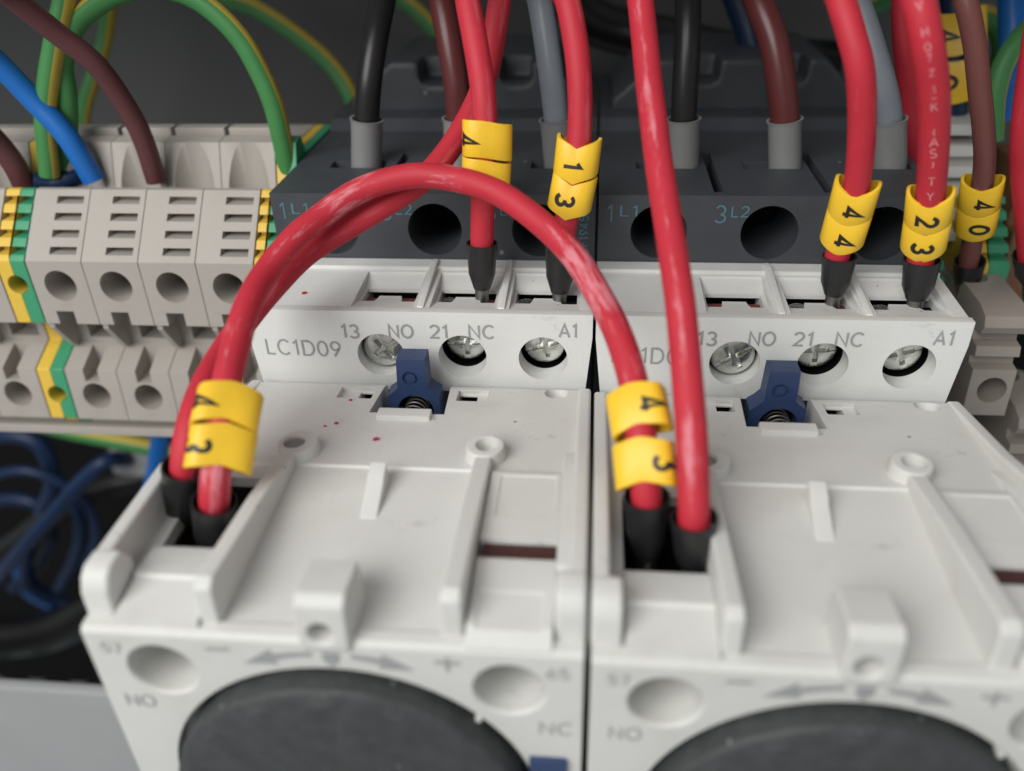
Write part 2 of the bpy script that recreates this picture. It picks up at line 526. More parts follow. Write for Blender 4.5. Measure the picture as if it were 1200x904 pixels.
def wiring_duct(label, x0, x1, y0, y1, z0, z1, fingers_up):
    t = thing('wiring_duct', ((x0 + x1) / 2, y1, z0), label, 'wiring duct')
    obj('cover', MB().box(x0, x1, y0, y0 + 2.5, z0, z1), 'duct', t, bevel=0.8)
    if not fingers_up: obj('back_wall', MB().box(x0, x1, y1 - 1.5, y1, z0 + 2, z1 - 2), 'duct', t)
    zz = z0
    mb = MB()
    x = x0 + 2
    while x < x1 - 6:
        mb.box(x, x + 5, y0 + 2.7, y1 - 1.7, zz + 0.4, zz + 2.2)
        x += 14
    o = obj('slotted_side', mb, 'duct', t)
    o['kind'] = 'stuff'
    return t
wiring_duct('grey wiring duct cover below the terminal row at lower left', -260, -48, 0, 70, -170, -79.4, True)
wiring_duct('unseen grey wiring duct added above the contactors for shade, wires rising into it', -260, 200, 11, 110, 50.5, 110, False)  # out of view, set low and forward to shade the back panel

# ------------------------------------------------------------------ contactor (local x = 0 on its centre line)
XC = 22.5
def make_contactor():
    t = thing('contactor', (-XC, 80, -50), '', 'contactor', 'contactors side by side')
    X = lambda x: x - XC
    # dark power terminal housing
    prof = [(15.4, -50), (15.4, 9.9), (46, 9.9), (48, 11.5), (79.5, 11.5), (79.5, -50)]
    cuts = []
    for hx in (-14.2, 0.35, 14.75):
        cuts.append(MB().lathe([(3.75, -1), (3.75, 13)], (X(hx), 15.4, 4.8), (0, 1, 0), 36))
    for sx in (-6.6, 7.6):
        cuts.append(MB().box(X(sx - .6), X(sx + .6), 16.8, 34, 2, 14))
    for px in (-11.4, 3.6, 18.4):
        cuts.append(MB().box(X(px - 5.6), X(px + 2.7), 26.6, 30.0, 1.5, 14))
    h = obj('terminal_housing', MB().prism(prof, 'x', X(-22.3), X(22.3)), 'dark', t, cut=cuts, bevel=0.35)
    # raised rear part behind the wires
    obj('rear_housing', MB().prism([(-20.5, -20), (20.5, -20), (20.5, 13), (14, 19.3), (-15, 19.3), (-20.5, 13)], 'y', 54, 79,
        taper=[(-20.5, -20), (20.5, -20), (20.5, 14), (14, 20.5), (-15, 20.5), (-20.5, 14)]) if False else
        MB().prism([(X(-20.5), 5), (X(20.5), 5), (X(20.5), 13), (X(14), 19.3), (X(-13), 19.3), (X(-20.5), 13)], 'y', 54, 79), 'dark', t,
        cut=[MB().box(X(a), X(a + 5), 52, 60, 15.5, 25) for a in (-8, 6)], bevel=1.2)
    for hx in (-14.2, 0.35, 14.75):
        s_ = obj('terminal_screw', MB().lathe([(3.2, 0), (3.2, -1.6), (2.7, -2.1), (0.5, -2.2)], (X(hx), 28.2, 4.8), (0, 1, 0), 24), 'black', t)
    for hx, big, small in ((-14.2, '1', 'L1'), (0.35, '3', 'L2'), (14.75, '5', 'L3')):
        letters(t, 'terminal_marking', 'teal', big, X(hx - 6.6), 7.4, 15.34, 2.5, weight=.09)
        letters(t, 'terminal_marking', 'teal', small, X(hx - 4.1), 7.75, 15.34, 1.55, width=2.3, weight=.11)
    # serial number printed upright along the right edge
    vs, fs = text2d('CF194511', .13)
    w = max(v[0] for v in vs) - min(v[0] for v in vs)
    mb = MB().add([(X(20.8) - v[1] * 1.25, 15.34 - v[2] * .002, 4.9 + v[0] / w * 7.0) for v in vs], fs)
    flat('serial_marking', mb, 'teal', t)

    # white auxiliary terminal housing
    base = [(X(-22.3), 0.5), (X(22.3), 0.5), (X(22.3), -3.2), (X(21.5), -11.6), (X(-21.5), -11.6), (X(-22.3), -3.2)]
    cuts = [MB().prism([(-2, 0.0), (1.2, 0.0), (2.0, -0.35), (12.7, 0.05), (12.9, 5), (-2, 5)], 'x', X(-24), X(24))]
    bays = [(-8.2, -1.1), (2.0, 9.5), (12.2, 20.2)]
    pk = [(1.9, 3), (1.9, -0.4), (6.0, -1.25), (9.1, -1.25), (9.7, -1.15), (11.9, -0.25), (12.5, 3)]
    for a, b in bays:
        cuts.append(MB().prism(pk, 'x', X(a - .5), X(b + .5)))
        w = b - a
        sl = [(X(a), 9.1), (X(b), 9.1), (X(b), 5.0), (X(b - .24 * w), 5.0), (X(b - .29 * w), 7.0), (X(a + .29 * w), 7.0), (X(a + .24 * w), 5.0), (X(a), 5.0)]
        cuts.append(MB().prism(sl, 'z', -8.5, 2))
        cuts.append(MB().box(X(a), X(b), 4.9, 11.5, -9, -1.75))
    for hx in (-4.93, 5.73, 16.1):
        cuts.append(MB().lathe([(3.12, -1), (3.12, 2.9), (3.9, 2.9), (3.9, 9.5)], (X(hx), 0, -6.35), (0, 1, 0.0), 40))
    ah = obj('auxiliary_housing', MB().prism(base, 'y', 0, 15.25), 'white', t, cut=cuts, bevel=0.22)
    # thin barrier ribs between the three bays
    for a in (0.35, 10.75):
        obj('barrier_rib', MB().prism([(1.7, -1), (1.8, -0.1), (4, 0.15), (12.5, 1.05), (14.6, 0.9), (14.6, -1)], 'x', X(a - .45), X(a + .45)), 'white', t, bevel=0.18)
    for i, (a, b) in enumerate(bays):
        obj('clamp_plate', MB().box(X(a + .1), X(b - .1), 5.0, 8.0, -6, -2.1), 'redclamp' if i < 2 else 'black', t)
        obj('bay_shade', MB().box(X(a + .06), X(b - .06), 11.1, 11.45, -8.9, -1.8), 'black', t)  # black sheet paints the darkness inside the bay
        if i:
            obj('clamp_jaw', MB().lathe([(1.3, 0), (1.3, 1.2), (1.0, 1.4)], (X(a + 1.3), 6.4, -2.9), (0, 0, 1), 16), 'metal', t)
    letters(t, 'printed_marking', 'print', 'LC1D09', X(-15.2), -5.5, -0.06, 2.35, width=10.0, slope=-0.02)
    letters(t, 'printed_marking', 'print', '13', X(-8.6), -2.9, -0.06, 2.0, width=2.4, weight=.15)
    letters(t, 'printed_marking', 'print', 'NO', X(-2.0), -2.75, -0.06, 1.95, width=3.3, weight=.15)
    letters(t, 'printed_marking', 'print', '21', X(2.8), -2.7, -0.06, 1.95, width=2.4, weight=.15)
    letters(t, 'printed_marking', 'print', 'NC', X(8.3), -2.6, -0.06, 1.95, width=3.3, weight=.15)
    letters(t, 'printed_marking', 'print', 'A1', X(19.2), -2.2, -0.06, 2.0, width=2.3, weight=.15)
    # cross-head terminal screws
    for hx, y, rot, tilt in ((-4.93, 1.5, 35, 0.05), (5.73, 3.7, 4, 0.0), (16.1, 3.4, 18, 0.0)):
        ca, sa = math.cos(math.radians(rot)), math.sin(math.radians(rot))
        cuts = []
        for k in range(2):
            d = (ca, sa) if k == 0 else (-sa, ca)
            n = (-d[1], d[0])
            L_, W_ = (1.75, 0.33)
            q = [(X(hx) + d[0] * i * L_ + n[0] * j * W_, -6.35 + d[1] * i * L_ + n[1] * j * W_) for i, j in ((-1, -1), (1, -1), (1, 1), (-1, 1))]
            cuts.append(MB().prism(q, 'y', y - 1, y + 0.9))
        q = [(X(hx) + ca * i * 3.4 - sa * j * 0.28, -6.35 + sa * i * 3.4 + ca * j * 0.28) for i, j in ((-1, -1), (1, -1), (1, 1), (-1, 1))]
        cuts.append(MB().prism(q, 'y', y - 1, y + 0.45))
        obj('terminal_screw', MB().lathe([(2.75, 1.9), (2.8, 0.5), (2.55, 0.12), (1.4, 0.0), (0.3, 0.0)], (X(hx), y, -6.35), (0, 1, tilt), 32), 'metal', t, cut=cuts, bevel=0.07)
        obj('well_shade', MB().lathe([(3.2, 3.0), (3.85, 3.0), (3.85, 9.3), (0.3, 9.3), (0.3, 8.9), (3.75, 8.9), (3.75, 3.1), (3.2, 3.1)], (X(hx), 0, -6.35), (0, 1, 0), 32, closed=True), 'black', t)  # black shell stands in for the shaded void round the screw
    return t

con = make_contactor()
con['label'] = 'left contactor, dark slate terminal housing, white front marked LC1D09 in full'
con2 = dup(con, dx=45.0)
con2['label'] = 'right contactor, its LC1D09 lettering half hidden behind red wires'

# ------------------------------------------------------------------ timer block clipped on the contactor front
def make_timer():
    t = thing('timer_block', (-XC, -22, -50), '', 'timer block', 'timer blocks on the contactors')
    X = lambda x: x - XC
    prof = [(-1.6, -50), (-1.6, -9.9), (-2.6, -9.4), (-11.0, -8.6), (-21.6, -7.65), (-21.8, -7.95), (-43.2, -8.75), (-43.4, -8.5), (-44.6, -8.6), (-45, -9.1), (-45, -50)]
    cuts = []
    # latch bay and side windows in the rear pad
    cuts.append(MB().prism([(X(-4.0), 0), (X(4.2), 0), (X(4.7), -9.7), (X(-4.5), -9.7)], 'z', -16, -5))
    for a, b in ((-9.6, -5.2), (5.6, 9.4)):
        cuts.append(MB().box(X(a), X(b), -6.1, -3.2, -10.0, -5))
    for a, b in ((-7.2, -5.2), (5.6, 8.0)):
        cuts.append(MB().box(X(a), X(b), -5.9, -3.4, -14, -5))
        cuts.append(MB().box(X(a), X(b), -5.7, -1.0, -14, -10.35))
    cuts.append(MB().lathe([(1.5, 0), (1.5, 6)], (X(18.0), -3.4, -10.6), (0, 0.1, 1), 20))
    # wire cavity and slot
    cuts.append(MB().box(X(-19.3), X(-11.5), -34.9, -24.0, -30, -5))
    cuts.append(MB().box(X(12.4), X(19.4), -35.4, -33.7, -24, -5))
    for hx in (-15.75, 15.8):
        cuts.append(MB().lathe([(3.4, -.1), (3.05, 0.5), (2.8, 14)], (X(hx), -45.05, -13.6), (0, 1, 0), 36))
    cuts.append(MB().lathe([(18.0, -1), (18.0, 2.0)], (X(0.2), -45, -30.0), (0, 1, 0), 72))
    body = obj('body', MB().prism(prof, 'x', X(-22.2), X(22.2)), 'timer', t, cut=cuts, bevel=0.25)
    # raised side walls with rounded ears, ribs, bosses
    wl = [(-1.8, -11), (-1.8, -9.4), (-16, -7.0), (-26.5, -4.4), (-42.0, -4.3), (-42.0, -11)]
    el = [(-38.2, -11), (-38.6, -5.6), (-39.6, -4.15), (-41.6, -4.15), (-42.6, -4.8), (-43.3, -6.2), (-43.5, -11)]
    for sg, nm in ((-1, 'l'), (1, 'r')):
        a, b, c = sorted((X(sg * 22.3), X(sg * 20.7)))[0], sorted((X(sg * 22.3), X(sg * 20.7)))[1], X(sg * 19.6)
        obj('side_wall', MB().prism(wl, 'x', a, b), 'timer', t, bevel=0.4, segs=3)
        obj('wall_ear', MB().prism(el, 'x', min(X(sg * 22.34), c), max(X(sg * 22.34), c)), 'timer', t, bevel=0.45, segs=3)
        if sg > 0: obj('side_ledge', MB().prism([(-17, -11), (-17.5, -8.0), (-23, -6.6), (-36.8, -6.4), (-38, -7.4), (-38, -11)], 'x', min(X(sg * 20.8), X(sg * 19.45)), max(X(sg * 20.8), X(sg * 19.45))), 'timer', t, bevel=0.25)
    rb = [(-19.5, -10), (-20.4, -6.5), (-30, -5.1), (-42.6, -3.9), (-43.6, -4.5), (-43.9, -10)]
    obj('rib', MB().prism(rb, 'x', X(-11.5), X(-9.75)), 'timer', t, bevel=0.35, segs=3)
    obj('rib', MB().prism(rb, 'x', X(9.95), X(11.9)), 'timer', t, bevel=0.35, segs=3)
    b1 = obj('mounting_boss', MB().lathe([(2.5, -3), (2.2, 0)], (X(-10.0), -19.4, -6.3), (0, 0, 1), 28), 'timer', t,
        cut=[MB().lathe([(1.2, -1.4), (1.2, 1)], (X(-10.4), -19.4, -6.3), (0, 0, 1), 20)], bevel=0.2)
    obj('boss_plug', MB().lathe([(1.05, 0), (1.05, 0.7)], (X(-10.4), -19.4, -7.4), (0, 0, 1), 20), 'ferr_grey', b1)
    obj('mounting_boss', MB().lathe([(2.4, -3), (2.1, 0)], (X(10.9), -19.0, -6.2), (0, 0, 1), 28), 'timer', t,
        cut=[MB().lathe([(1.2, -1.6), (1.2, 1)], (X(11.1), -18.9, -6.2), (0, 0, 1), 20)], bevel=0.25)
    obj('locating_tab', MB().prism([(-23.4, -9), (-23.5, -5.6), (-25.4, -6.3), (-25.7, -6.7), (-29.6, -8.2), (-29.6, -9)], 'x', X(-0.75), X(1.05)), 'timer', t, bevel=0.18)
    obj('centre_boss', MB().prism([(-39.4, -10), (-39.9, -3.9), (-44.3, -3.5), (-45.2, -4.2), (-45.5, -8.8), (-44.9, -10)], 'x', X(-2.1), X(2.35)), 'timer', t,
        cut=[MB().lathe([(1.12, -3), (1.05, 4)], (X(-0.1), -45.5, -7.3), (0, 1, 0), 24)], bevel=0.32, segs=3)
    # step in front of the wire cavity, raised pads and framed box on the right
    obj('step_plate', MB().prism([(-34.88, -9.55), (-34.9, -8.0), (-35.8, -7.4), (-39.6, -7.0), (-39.9, -7.35), (-44.3, -8.0), (-44.5, -9.6), (-34.85, -9.6)], 'x', X(-19.3), X(-11.55)), 'timer', t, bevel=0.2)
    obj('raised_pad', MB().prism([(-21.7, -10), (-21.9, -7.4), (-23.2, -6.7), (-33.6, -6.5), (-33.65, -10)], 'x', X(12.05), X(19.5)), 'timer', t,
        cut=[MB().prism([(-23.6, -5), (-23.6, -6.83), (-30.2, -6.72), (-30.2, -5)], 'x', X(13.2), X(18.9))], bevel=0.15)
    obj('framed_box', MB().prism([(-35.45, -9.6), (-35.5, -7.0), (-36.4, -6.5), (-43.6, -7.2), (-44.8, -8.6), (-44.85, -9.6)], 'x', X(12.1), X(19.5)), 'timer', t,
        cut=[MB().prism([(-39.8, -5), (-39.8, -7.0), (-43.6, -7.4), (-45.6, -7.6), (-45.6, -5)], 'x', X(12.9), X(18.6))], bevel=0.15)
    obj('slot_insert', MB().box(X(12.45), X(19.35), -35.38, -33.72, -20, -7.0), 'slotbrown', t)
    for a, b in ((-19.28, -18.95), (-11.85, -11.52)):
        obj('cavity_side_shade', MB().box(X(a), X(b), -34.85, -24.1, -29, -9.9), 'black', t)  # black sheets paint shade onto the cavity sides
    obj('cavity_shade', MB().prism([(-34.8, -29), (-34.8, -20), (-25.6, -20), (-24.6, -9.2), (-24.1, -9.2), (-24.1, -29)], 'x', X(-18.9), X(-11.9)), 'black', t)  # black fill stands in for the shade deep in the wire cavity
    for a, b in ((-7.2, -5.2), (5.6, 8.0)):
        obj('window_depth_shade', MB().box(X(a + .05), X(b - .05), -1.9, -1.65, -14, -10.4), 'black', t)  # black sheet painted in as the shaded depth behind each window
    obj('latch_lip', MB().box(X(-3.2), X(3.3), -11.6, -9.75, -12, -7.9), 'timer', t, bevel=0.2)
    # blue locking latch with its spring
    poly = [(-1.7, -3.9), (1.9, -3.9), (1.95, -8.0), (2.5, -8.6), (3.3, -9.1), (3.5, -13.6), (-3.5, -13.6), (-3.4, -9.4), (-2.6, -8.8), (-1.9, -8.0)]
    poly = [(X(a), b) for a, b in poly]
    lt = obj('latch', MB().prism(poly, 'y', -5.2, -2.4), 'blue', t,
        cut=[MB().lathe([(2.3, -4), (2.3, 4)], (X(0.2), -4, -11.4), (0, 1, 0), 32), MB().lathe([(1.0, -1), (1.0, 0.35)], (X(-0.1), -5.2, -6.6), (0, 1, 0), 24)], bevel=0.22)
    obj('latch_pip', MB().lathe([(0.62, 0), (0.62, 0.3)], (X(-0.1), -5.15, -6.6), (0, 1, 0), 24), 'blue', lt)
    obj('spring_seat', MB().lathe([(2.25, 0), (2.25, 0.6)], (X(0.2), -3.1, -11.4), (0, 1, 0), 28), 'black', lt)
    sp = []
    for k in range(96):
        a = k / 24 * 2 * math.pi
        sp.append((X(0.2) + 1.45 * math.cos(a), -6.3 + k / 96 * 3.2, -11.5 + 1.45 * math.sin(a)))
    obj('spring', MB().tube(sp, 0.13, 8), 'pin', lt)
    # adjusting dial
    seg = 144
    def ring(r, flute):
        return [(X(0.2) + (r - (flute if (k // 3) % 3 == 0 else 0)) * math.cos(2 * math.pi * k / seg), -30.0 + (r - (flute if (k // 3) % 3 == 0 else 0)) * math.sin(2 * math.pi * k / seg)) for k in range(seg)]
    mb = MB(); vs = []; fs = []
    layers = [(17.3, 0.12, -43.2), (17.25, 0.12, -46.6), (17.0, 0.10, -47.0), (15.9, 0.0, -47.5), (0.8, 0.0, -47.6)]
    for r, fl, y in layers:
        vs += [(p[0], y, p[1]) for p in ring(r, fl)]
    for i in range(len(layers) - 1):
        for k in range(seg):
            k2 = (k + 1) % seg
            fs.append((i * seg + k, i * seg + k2, (i + 1) * seg + k2, (i + 1) * seg + k))
    fs.append(tuple(range(seg))); fs.append(tuple((len(layers) - 1) * seg + k for k in range(seg)))
    mb.add(vs, fs)
    obj('dial', mb, 'knob', t, ang=25)
    obj('dial_stop', MB().box(X(12.6), X(13.2), -45.2, -44, -18.1, -17.5), 'timer', t, bevel=0.2)
    # printed marks on the front
    y = -45.07
    letters(t, 'printed_marking', 'print', '57', X(-19.8), -10.9, y, 1.35, width=1.9)
    letters(t, 'printed_marking', 'print', 'NO', X(-19.0), -18.0, y, 1.7, width=2.9)
    letters(t, 'printed_marking', 'print', '65', X(20.0), -11.0, y, 1.4, width=2.0)
    letters(t, 'printed_marking', 'print', 'NC', X(19.8), -18.4, y, 1.7, width=2.9)
    flat('minus_marking', MB().add([(X(a), y, b) for a, b in ((-11, -10.5), (-8.8, -10.4), (-8.8, -10.05), (-11, -10.15))], [(0, 1, 2, 3)]), 'print', t)
    flat('plus_marking', MB().add([(X(a), y, b) for a, b in ((9.4, -10.55), (10.35, -10.55), (10.35, -11.45), (10.7, -11.45), (10.7, -10.55), (11.65, -10.55), (11.65, -10.2), (10.7, -10.2),
        (10.7, -9.75), (10.35, -9.75), (10.35, -10.2), (9.4, -10.2))], [tuple(range(12))]), 'print', t)
    rc, zc = 20.0, -30.0
    for a_tail, a_tip in ((94.5, 114), (84.5, 68)):
        n = 8; lo = []; hi = []
        ah = a_tip - (9 if a_tip > a_tail else -9)
        for k in range(n + 1):
            a = math.radians(a_tail + (ah - a_tail) * k / n)
            wd = 0.24 + 0.12 * k / n
            lo.append((rc - 0.2 - wd, a)); hi.append((rc - 0.2 + wd, a))
        ring_ = lo + [(rc - 1.1, math.radians(ah)), (rc - 0.2, math.radians(a_tip)), (rc + 0.75, math.radians(ah))] + hi[::-1]
        flat('arrow_marking', MB().add([(X(0.2) + r * math.cos(q), y, zc + r * math.sin(q)) for r, q in ring_], [tuple(range(len(ring_)))]), 'print', t)
    flat('pointer_marking', MB().add([(X(a), y, b) for a, b in ((-0.5, -9.95), (1.1, -9.95), (1.0, -11.0), (0.3, -11.7), (-0.4, -11.0))], [(0, 1, 2, 3, 4)]), 'print', t)
    obj('blue_button', MB().box(X(17.4), X(20.9), -45.6, -44, -27, -22.6), 'blue', t, bevel=0.2)
    return t

tim = make_timer()
tim['label'] = 'left white timer block with dark grey dial, two red wires entering at its left corner'
tim2 = dup(tim, dx=45.0, dz=-0.45)
tim2['label'] = 'right white timer block with dark grey dial, cut off by the right frame edge'

# ------------------------------------------------------------------ wires
def wire(name, pts, r, mat, label, cat='wire', group=None, trim=0.0, trim0=0.0, per=10):
    """pts run from the free end to the terminal; the insulation stops trim mm short of it, inside the ferrule"""
    p = spline(pts, per)
    end = p[-1]
    t = thing(name, tuple(end), label, cat, group)
    def clip(q, ln):
        acc = 0; q = list(q)
        while len(q) > 3 and acc < ln:
            acc += (q[-1] - q[-2]).length; q.pop()
        return q
    q = clip(p, trim)
    q = clip(q[::-1], trim0)[::-1]
    obj('insulation', MB().tube(q, r, 24), mat, t, ang=60)
    return t, p

def at_len(p, s):
    """point and direction s mm back from the end of a sampled path"""
    acc = 0
    for i in range(len(p) - 1, 0, -1):
        d = (p[i] - p[i - 1]).length
        if acc + d >= s:
            k = (s - acc) / d
            return p[i].lerp(p[i - 1], k), (p[i - 1] - p[i]).normalized()
        acc += d
    return p[0], (p[0] - p[1]).normalized()

def sleeve_grey(t, c, ax, r, ln):
    ax = Vector(ax).normalized()
    prof = [(r - .45, -ln * .3), (r, -ln * .3), (r, ln * .9), (r + .22, ln), (r - .12, ln), (r - .4, ln * .88), (r - .4, -ln * .2)]
    return obj('ferrule', MB().lathe(prof, c, ax, 32, closed=True), 'ferr_grey', t, ang=40)

def sleeve_black(t, c, ax, r, ln, pin=3.5):
    """black ferrule: flared mouth up, taper to a crimped metal pin below; c is the taper's lower end"""
    ax = Vector(ax).normalized()
    prof = [(r * .55, 0), (r * .62, 0), (r * .98, ln * .34), (r * 1.0, ln * .5), (r * 1.12, ln * .97), (r * 1.12, ln), (r * 1.02, ln), (r * .9, ln * .8), (r * .55, ln * .2)]
    f = obj('ferrule', MB().lathe(prof, c, ax, 28, closed=True), 'ferr_black', t, ang=40)
    obj('crimp_pin', MB().lathe([(r * .5, -pin), (r * .55, -pin * .6), (r * .5, -pin * .3), (r * .56, 0.3)], c, ax, 12), 'pin', f)
    return f

# heavy supply wires into the power terminals, grey sleeves
heavy = [
 ('black', 'w_black', [(-30.8, 40, 35.2), (-31.1, 36, 31.3), (-31.8, 32, 26.8), (-32.7, 29.5, 21.6), (-33.6, 29, 16.3), (-34.4, 29, 9.8), (-35.2, 29, 4)], 'black wire in a grey sleeve, left power terminal of the left contactor', 1.8, 430),
 ('brown', 'w_brown', [(-23.5, 36, 35.5), (-22.2, 33, 31.5), (-21, 30.5, 26.4), (-20.2, 29.2, 21), (-20.1, 29, 16.3), (-20.3, 29, 10.1), (-20.6, 29, 4)], 'dark brown wire, middle power terminal of the left contactor, behind a red wire', 1.85, 538),
 ('grey', 'w_grey', [(-10, 36, 35.3), (-8.6, 33, 31.3), (-7.1, 30, 23.6), (-6.1, 29, 16.2), (-5.6, 29, 10.3), (-6, 29, 4)], 'grey wire, right power terminal of the left contactor, behind marker 1', 1.75, 656),
 ('black', 'w_black', [(11.6, 38, 34.7), (11.6, 34, 30.9), (11.7, 31, 26), (11.7, 29.5, 20.7), (11.8, 29, 16.2), (12.2, 29, 10.1), (11.9, 29, 4)], 'black wire in a grey sleeve, left power terminal of the right contactor', 1.8, 800),
 ('brown', 'w_brown', [(19.7, 38, 34.6), (21, 34, 30.8), (23.2, 31, 25.9), (24.7, 29.5, 20.6), (25.7, 29, 16.1), (26.6, 29, 10.1), (26.5, 29, 4)], 'glossy dark brown wire in a grey sleeve, middle power terminal of the right contactor', 2.0, 920),
 ('grey', 'w_grey', [(32.1, 38, 34.4), (33.8, 34, 30.6), (35, 32, 27.7), (36.6, 30, 23.8), (38.2, 29, 20.1), (39.7, 29, 16.1), (41, 29, 10.2), (41.3, 29, 4)], 'pale grey wire in a grey sleeve, right power terminal of the right contactor', 1.75, 1043),
]
for col, mt, pts, lab, r, u in heavy:
    p0 = Vector(pts[0]); pts = [(p0.x, p0.y + 4, 74)] + [tuple(q) for q in pts]
    t, p = wire(col + '_wire', pts, r, mt, lab, group='supply wires to the power terminals')
    q = Vector(pts[-2]); top = Vector(pts[-3])
    sleeve_grey(t, (q.x, q.y, 9.9), (top - q), 2.28, (top.z - 9.9) * 1.02)

RR = 1.5
ws = {}
def red(key, pts, mat, label, fl=None, fr=1.85, pin=3.5, up=None, r=RR):
    pts = [tuple(q) for q in pts]
    if up: pts = [up] + pts
    t, p = wire('red_wire', pts, r, mat, label, group='red control wires', trim=1.0 + fl * .42 if fl else 0, trim0=4.0 if key == 'ARCH' else 0)
    if fl:
        c, ax = at_len(p, 0.05)
        sleeve_black(t, c, at_len(p, fl * .6)[1], fr, fl, pin)
    ws[key] = (t, p)
    return t, p

red('W1', [(-16.4, 17, 36.4), (-15.9, 14.5, 33.9), (-14.8, 11.5, 29.7), (-13.8, 9, 24.4), (-13.7, 8, 19.7), (-14.2, 7.5, 12.5), (-14.6, 7.3, 5.7), (-14.8, 7, 0.1)], 'w_red', 'red wire into terminal 21 of the left contactor, yellow markers partly behind the arching wire', 6.2, 1.8, up=(-17, 45, 75))
red('W2', [(-12.7, 26, 35.3), (-13.1, 24, 32.6), (-13.7, 22, 28.8), (-14.3, 20, 25.6), (-15.4, 17.5, 22.3), (-17.2, 14, 19.1), (-19.2, 10.5, 16.6), (-21.6, 7, 14.6), (-25.8, 4.5, 12.4), (-30.5, 2.5, 10.1), (-34.9, -0.5, 8), (-38, -5, 5.6), (-40.2, -9.8, 3.4), (-41.2, -14.8, 2), (-40.8, -22, 1.3), (-40.5, -26.6, -0.4), (-40.8, -28.5, -3.2), (-42.8, -28.6, -10.9)], 'w_red', 'red wire from above curving under the arch to the leftmost ferrule of the left timer', 8.2, 2.0, up=(-11, 50, 75))
red('ARCH', [(5.7, -29.9, -12.2), (5.4, -29.7, -5.7), (5, -28.2, -1.8), (4.4, -24.5, 1.6), (3.7, -20.5, 4), (2.3, -16, 6.3), (0.5, -11, 7.7), (-2.5, -6.5, 10.6), (-6.8, -2, 13), (-11.5, 1, 15.1), (-16, 2.5, 16.1), (-21.2, 3, 16.5), (-25.6, 2.5, 15.8), (-28.9, 1.5, 14.7), (-32, -0.5, 13), (-34.6, -4, 11.5), (-36.9, -8.5, 9.2), (-37.3, -14.5, 7.7), (-37, -20.5, 5.4), (-36.7, -24, 3.9), (-36.3, -28.5, 0.9), (-36.6, -31, -3), (-38.6, -31.3, -11.8)], 'w_red_worn', 'red jumper wire arching from the left timer over to the right timer', 7.0, 2.0)
red('D', [(3.5, 16, 37), (4.2, 13, 33.8), (5.3, 5, 26.2), (6.3, -3, 20), (7.4, -11, 14.6), (8.2, -18, 10.4), (8.8, -24, 5.3), (9.2, -28, 1.3), (9.5, -31.6, -3.9), (10.1, -32, -10.8)], 'w_red_front', 'long straight red wire into the right ferrule of the right timer', 6.5, 1.95, up=(4, 40, 75))
red('E', [(-5.6, 17, 36.2), (-4.2, 14.5, 33.7), (-3.1, 12.5, 29.4), (-2.5, 11, 24.9), (-2.4, 10, 20.1), (-3, 8.8, 14), (-4, 7.8, 8.5), (-4.7, 7.3, 4.1), (-4.6, 7, -0.3)], 'w_red', 'red wire into terminal A1 of the left contactor, with markers 1 and 3', 6.4, 1.85, up=(-3, 45, 75))
red('F', [(23.7, 9, 37.4), (24.7, 6, 34.4), (25.8, 4, 31.4), (27, 3, 28.2), (28.7, 4, 21.7), (29.8, 5.5, 14.9), (29.8, 6.5, 9.7), (29.6, 7, 5), (29.7, 7, 1.8), (30.1, 7, 0)], 'w_red', 'red wire into terminal 21 of the right contactor, with two markers 4', 5.2, 1.85, up=(28, 40, 75))
red('G', [(29.8, 4, 37.8), (30.8, 1, 35), (32.2, 0, 31.2), (34.1, 1, 26.9), (35.8, 2.5, 22.1), (37.7, 4.5, 15.3), (38.9, 6, 9.6), (39.6, 7, 4.8), (39.9, 7, 1), (40.2, 7, -0.4)], 'w_red', 'red wire with white lettering into terminal A1 of the right contactor, markers 2 and 3', 5.2, 1.95, up=(39, 35, 75), r=1.6)
red('H', [(41.3, 40, 34), (41.7, 39, 28.7), (42.8, 38, 23.3), (44.8, 38, 17.4), (46.7, 38, 10.6), (48.7, 40, 4.8)], 'w_red', 'shaded red wire hanging just behind the lettered red wire', None, up=(48, 60, 75))
red('J', [(51, 20, 34), (50.9, 18, 27.9), (52.4, 18, 17.9), (54.3, 19, 12.2), (57.5, 20, 4.3), (59.5, 21, -0.4), (61.2, 22, -4.7)], 'w_red', 'red wire cut off by the right frame edge', 5.0, 1.9, up=(60, 45, 75))

# second ferrule, at the right timer end of the jumper
t, p = ws['ARCH']
sleeve_black(t, at_len(p[::-1], 1.0)[0], at_len(p[::-1], 5.0)[1], 2.0, 7.2)

